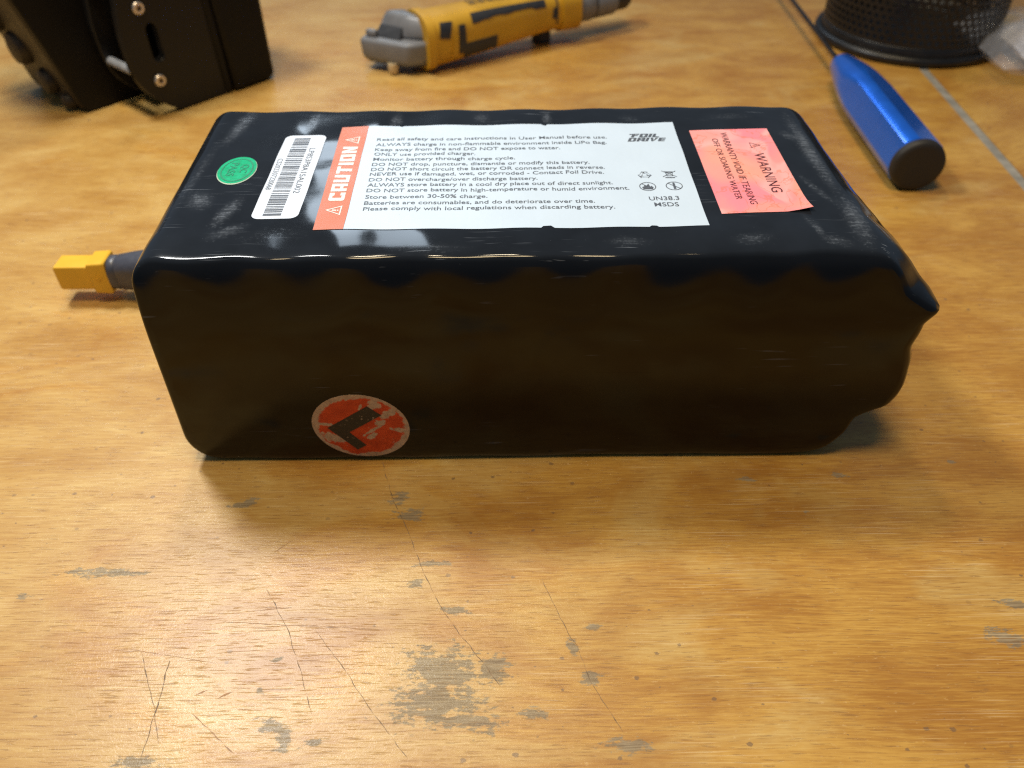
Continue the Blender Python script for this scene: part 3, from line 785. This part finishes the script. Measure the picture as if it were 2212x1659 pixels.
for rw in range(int((.103-.0085)/ph)):
    for k in range(NC):
        cu_, cz_ = (k+.5*(rw % 2))*pw, .0092+rw*ph; b0 = len(v)
        for fr in (pw/math.sqrt(3), pw*.34):
            for j in range(6):
                a = R(60*j+30); uu, zz = cu_+fr*math.cos(a), cz_+fr*math.sin(a)
                v.append((cc.x+CR*math.cos(uu/CR), cc.y+CR*math.sin(uu/CR), zz))
        for j in range(6): q = (j+1) % 6; f.append((b0+j, b0+q, b0+6+q, b0+6+j))
mw = pyd('mesh_wall', v, f, M['cup'], cup)
so = mw.modifiers.new('thickness', 'SOLIDIFY'); so.thickness = .0006; so.offset = 0
mw['kind'] = 'stuff'

# ================================================================== yellow power tool
ta, tb = Vector((-.0818, .4701, .0163)), Vector((.0754, .5536, .0163))
td = (tb-ta).normalized(); ts = Vector((td.y, -td.x, 0)); tz = Vector((0, 0, 1))       # ts looks towards the camera
tool = prop(empty('power_tool', (0.0, .508, 0)), 'yellow and black cordless power tool with grey end lying at the back', 'power tool')
TS = [0, .004, .012, .022, .036, .046, .060, .075, .092, .108, .120, .135]
TW = [.0110, .0155, .0185, .0195, .0198, .0195, .0188, .0182, .0172, .0160, .0154, .0156]
TZ = [.0100, .0150, .0175, .0185, .0190, .0190, .0185, .0178, .0162, .0148, .0142, .0146]
TW = [q*.78 for q in TW]; TZ = [q*.76 for q in TZ]
def tsec(s, a, grow=0.0):
    wv, hv = float(np.interp(s, TS, TW))+grow, float(np.interp(s, TS, TZ))+grow
    e = 2/3.0; c, q = math.cos(a), math.sin(a)
    y_ = wv*math.copysign(abs(c)**e, c); z_ = hv*math.copysign(abs(q)**e, q)
    lift = float(np.interp(s, [0, .04, .09, .12, .18], [0, 0, .0025, .0035, .0035]))
    return ta + td*s + ts*y_ + tz*(z_+lift)
def tbody(s0, s1, n, grow=0.0, k=56, ends=True):
    return loft([[tsec(s0+(s1-s0)*i/n, 2*math.pi*j/k, grow) for j in range(k)] for i in range(n+1)], ends, ends)
def patch(pts, grow, name, mat, parent):
    """shell cut to an outline in (distance along tool mm, angle deg)"""
    bm = bmesh.new(); bm.faces.new([bm.verts.new((x, y, 0)) for x, y in pts])
    xs = [p[0] for p in pts]; ys = [p[1] for p in pts]
    for ax, lo, hi in ((0, min(xs), max(xs)), (1, min(ys), max(ys))):
        q = lo+4
        while q < hi-.5:
            bmesh.ops.bisect_plane(bm, geom=bm.verts[:]+bm.edges[:]+bm.faces[:], plane_co=(q, 0, 0) if ax == 0 else (0, q, 0), plane_no=(1, 0, 0) if ax == 0 else (0, 1, 0)); q += 4
    ex = bmesh.ops.extrude_face_region(bm, geom=bm.faces[:]); up = {g for g in ex['geom'] if isinstance(g, bmesh.types.BMVert)}
    for vv in bm.verts: vv.co = tsec(vv.co.x/1000, R(vv.co.y), grow if vv in up else -.0004)
    return auto_smooth(bm_obj(name, bm, mat, parent), 40)
shell = auto_smooth(bm_obj('shell', tbody(.034, .126, 24), M['tool_yellow'], tool), 40)
auto_smooth(bm_obj('flange', tbody(.033, .038, 4, .0012), M['tool_yellow'], tool), 40)
auto_smooth(bm_obj('nose_ring', tbody(.124, .137, 4, .0013), M['tool_yellow'], tool), 40)
# grey bumper: a flat end face, a ledge with a hook, a dark sloping recess above it
def poly_loft(levels):
    return loft([[(x/1000, y/1000, z/1000) for x, y in pts] for z, pts in levels])
bmp = poly_loft([(4.5, [(-82, 485), (-58, 474), (-46, 478), (-61, 499), (-79, 496)]), (6.5, [(-86, 484.4), (-57.4, 471.2), (-44.6, 476.4), (-61, 500.5), (-81, 498)]),
                 (18.4, [(-86.8, 484), (-57, 470.6), (-44.2, 475.8), (-61, 501), (-82, 498.5)])])
bmesh.ops.bevel(bmp, geom=bmp.edges[:], offset=.0024, segments=4, profile=.5, affect='EDGES')
bumper = auto_smooth(bm_obj('bumper', bmp, M['tool_grey'], tool), 40)
prop(bumper, 'grey faceted bumper end with a dark notch')
up_ = poly_loft([(18.2, [(-76, 489), (-59.5, 480.5), (-44.0, 476.2), (-61, 500.5), (-76, 498)]), (24.5, [(-73, 491), (-58.5, 481.5), (-45.0, 477.6), (-60.5, 500), (-74, 498)]), (30.2, [(-69.5, 492), (-57.5, 485.0), (-49.0, 483.0), (-60, 498), (-70.5, 497)])])
bmesh.ops.bevel(up_, geom=up_.edges[:], offset=.0022, segments=4, profile=.5, affect='EDGES')
auto_smooth(bm_obj('upper_housing', up_, M['tool_grey'], bumper), 40)
nt = poly_loft([(18.6, [(-77.5, 486.5), (-62.5, 478.8), (-59.5, 481.5), (-74, 490)]), (24.0, [(-74, 490), (-61.0, 482.4), (-59.2, 484), (-72, 491.5)])])
auto_smooth(bm_obj('notch', nt, M['tool_black'], bumper), 30)
q = bmesh.new(); box_bm(q, (-.0790, .4868, .0203), (.0070, .0040, .0040), Matrix.Rotation(R(-26), 3, 'Z'), .0013); auto_smooth(bm_obj('hook', q, M['tool_grey'], bumper))
def rag(x0, x1, a0, a1, n, amp, seed):
    r_ = random.Random(seed); o = [(x0+(x1-x0)*k/n, a1) for k in range(n, -1, -1)]
    lowx = x0
    for k in range(n+1):
        b = a0 + (r_.random()*amp if 0 < k < n else 0); x = x0+(x1-x0)*k/n
        o.append((x, b)); 
        if k < n: o.append((x+(x1-x0)/n*.55, b))
    return o
patch(rag(62, 112, 22, 52, 7, 14, 3), .0005, 'grip_patch', M['tool_black'], tool)
patch(rag(56, 78, -40, -4, 4, 14, 4), .0005, 'grip_patch', M['tool_black'], tool)
patch([(40.5, 8), (47, 4), (49.5, 40), (42, 44)], .0005, 'grip_patch', M['tool_black'], tool)
patch([(52.5, -22), (57.5, -22), (57.0, 26), (53.0, 26)], .0005, 'vent_slot', M['tool_black'], tool)
patch([(47.8, -26), (51.8, -26), (52.0, 4), (48.8, 4)], .0009, 'vent_rib', M['tool_yellow'], tool)
patch([(119.5, -20), (120.6, -20), (120.6, 80), (119.5, 80)], .0003, 'shell_seam', M['tool_black'], tool)
patch([(116.5, -2), (120, -4), (120, 14), (117.5, 16)], .0004, 'screw_recess', M['tool_black'], tool)
for x0 in (66, 72, 78, 84, 90, 96):
    patch([(x0, 84), (x0+4.6, 84), (x0+4.6, 104), (x0+3.0, 104), (x0+3.0, 92), (x0+1.6, 92), (x0+1.6, 104), (x0, 104)], .0003, 'worn_lettering', M['tool_ink'], tool)
o_ = ta + tz*.0035
auto_smooth(bm_obj('nose_collar', lathe_axis(o_, td, [(.1365, .0104), (.1375, .0109), (.149, .0107), (.150, .0102)], 48), M['tool_grey'], tool), 30)
auto_smooth(bm_obj('gap_ring', lathe_axis(o_, td, [(.1495, .0096), (.1520, .0096)], 48), M['tool_black'], tool), 30)
nut = auto_smooth(bm_obj('chuck_sleeve', lathe_axis(o_, td, [(.1515, .0098), (.1525, .0103), (.166, .0097), (.167, .0090)], 48), M['tool_grey'], tool), 30)
auto_smooth(bm_obj('chuck_tip', lathe_axis(o_, td, [(.1665, .0084), (.176, .0080), (.178, .0068)], 40), M['tool_black'], tool), 30)
# the little polished stud it rests on and the foot below the body
auto_smooth(bm_obj('stud', lathe_axis((-.0672, .4765, .0055), (0, 0, -1), [(-.001, .0030), (.0020, .0032), (.0042, .0026), (.0055, .0014)], 24), M['stud'], tool), 40)
auto_smooth(bm_obj('foot', lathe_axis(ta+td*.118-ts*.004+tz*(-.006), (0, 0, -1), [(-.004, .006), (.0094, .006), (.0103, .005)], 24), M['tool_black'], tool), 40)

# ================================================================== black bracket assembly
uu = Vector((.6607, .7507, 0)); nn = Vector((.7507, -.6607, 0)); OO = Vector((-.178, .428, 0))
W3 = lambda a, b, z: OO + uu*(a/1000) + nn*(b/1000) + Vector((0, 0, z/1000))
br = prop(empty('mounting_bracket', (-.19, .45, 0)), 'black bracket of two slotted plates with screws between dark blocks at the back corner', 'bracket')
def extr(out, b0, b1, name, mat, parent, hole=None, bev=.0006):
    """outline (u,z) in mm pushed from depth b0 to b1; hole is a second outline"""
    bm = bmesh.new()
    def loop(o, b): return [bm.verts.new(W3(a, b, z)) for a, z in o]
    A, B = loop(out, b0), loop(out, b1); n = len(A)
    for i in range(n): j = (i+1) % n; bm.faces.new((A[i], A[j], B[j], B[i]))
    if hole:
        Cc, D = loop(hole, b0), loop(hole, b1); m_ = len(Cc)
        for i in range(m_): j = (i+1) % m_; bm.faces.new((Cc[i], Cc[j], D[j], D[i]))
        for o, h in ((A, Cc), (B, D)):
            es = []
            for lp in (o, h):
                for i in range(len(lp)): es.append(bm.edges.get((lp[i], lp[(i+1) % len(lp)])))
            bmesh.ops.triangle_fill(bm, use_beauty=True, use_dissolve=False, edges=es)
    else:
        fa = [bm.faces.new(A[::-1]), bm.faces.new(B)]
    ob = bm_obj(name, bm, mat, parent)
    if bev:
        bv = ob.modifiers.new('edge', 'BEVEL'); bv.width = bev; bv.segments = 2; bv.limit_method = 'ANGLE'; bv.angle_limit = R(40)
    return auto_smooth(ob, 30)
PL = [(1, .3)] + [(33, .3), (33, 100), (-14, 100)] + [(-17, 61), (-19.4, 44), (-19.3, 34), (-19.0, 27), (-17.6, 20.5), (-14.6, 14.6), (-10.6, 9.6), (-5, 4.6)]
SL = [(-2.7+2.9*math.cos(R(a)), 43.5+2.9*math.sin(R(a))) for a in range(0, 181, 20)] + [(-2.7+2.9*math.cos(R(a)), 31+2.9*math.sin(R(a))) for a in range(180, 361, 20)]
extr(PL, -5, 0, 'slotted_plate', M['black_edge'], br, SL, .0007)
PL2 = [(a, z) if z > 0 else (a, .4) for a, z in PL]
extr(PL2, -34, -29, 'slotted_plate', M['black_edge'], br, SL, .0007)
blk = [(34.5, .3), (58, .3), (60.6, 1.0), (62, 3.5), (62.6, 100), (30.5, 100)]
extr(blk, -40, 2.5, 'side_block', M['black_plastic'], br, bev=.0025)
extr([(29.5, 1.5), (34, 1.5), (31, 100), (26.5, 100)], -26, 1.2, 'inner_rib', M['black_plastic'], br, bev=.0012)
extr([(-6, 5), (31, 2), (31, 98), (-8, 98)], -28.5, -16, 'core_block', M['black_plastic'], br, bev=.001)
for a, z in ((-6.6, 54.7), (-6.3, 18.8)):
    c0 = W3(a, 0, z)
    s_ = auto_smooth(bm_obj('screw', lathe_axis(c0, nn, [(-.001, .0031), (.0010, .0031), (.0016, .0026), (.0016, .0014), (.0004, .0013)], 28), M['brass_steel'], br), 30)
    auto_smooth(bm_obj('socket', lathe_axis(c0, nn, [(.0003, .00135), (.0007, .0013)], 6), M['shaft'], s_), 30)
for a, z in ((-15.6, 24.5), (-14.5, 63)):
    auto_smooth(bm_obj('spacer_rod', lathe_axis(W3(a, -30, z), nn, [(0, .0023), (.0255, .0023)], 24), M['rod'], br), 30)
LB = [(-34.0, .3), (28, .3), (28, 100), (-60, 100), (-51, 62), (-43, 32), (-36.5, 6)]
extr(LB, -92, -38, 'rear_block', M['brown_black'], br, bev=.002)
extr([(-33.0, .6), (27, .6), (27, 99), (-59.6, 99), (-50.4, 62), (-42.4, 32), (-35.7, 6)], -38.2, -35.5, 'rear_face', M['black_plastic'], br, bev=.0008)
for a, z, b, r_ in ((-42, 14, -58, .007), (-46, 30, -70, .009), (-52, 46, -82, .010), (-39, 5.5, -46, .0045)):
    auto_smooth(bm_obj('knob', lathe_axis(W3(a+8, b, z), -uu, [(0, r_), (.006, r_), (.0085, r_*.85), (.0095, r_*.5)], 32), M['brown_black'], br), 40)

# ================================================================== clear plastic bag at the right edge
def pillow(cx, cy, rx, ry, hz, name, mat, parent, seed, n=30, z0=.0003):
    v, f = [], []
    for sgn in (1, -1):
        for j in range(n+1):
            for i in range(n+1):
                a, b = i/n*2-1, j/n*2-1
                e = max(0, (1-a**4)*(1-b**4))**.6
                q = mnoise.noise(Vector((a*2.3+seed, b*2.3, sgn))) + .5*mnoise.noise(Vector((a*5+seed, b*5, sgn*2)))
                z = z0 + hz*.5*(1-.25) + (hz*.5*e*(1+.7*q) if sgn > 0 else -hz*.37*e)
                v.append((cx + rx*a*(1+.05*q) + .002*b, cy + ry*b*(1+.05*q), max(z0*.5, z)))
    m_ = (n+1)*(n+1)
    for s in (0, 1):
        for j in range(n):
            for i in range(n):
                a = s*m_ + j*(n+1)+i; q = (a, a+1, a+n+2, a+n+1); f.append(q if s == 0 else q[::-1])
    return auto_smooth(pyd(name, v, f, mat, parent), 80)
bag = prop(empty('plastic_bag', (.315, .490, 0)), 'crumpled clear plastic bag with a white packet beside the mesh cup', 'bag')
pillow(.318, .486, .043, .038, .026, 'clear_film', M['bag'], bag, 1.0)
pillow(.326, .489, .030, .026, .018, 'white_packet', M['packet'], bag, 6.0, 20, .002)
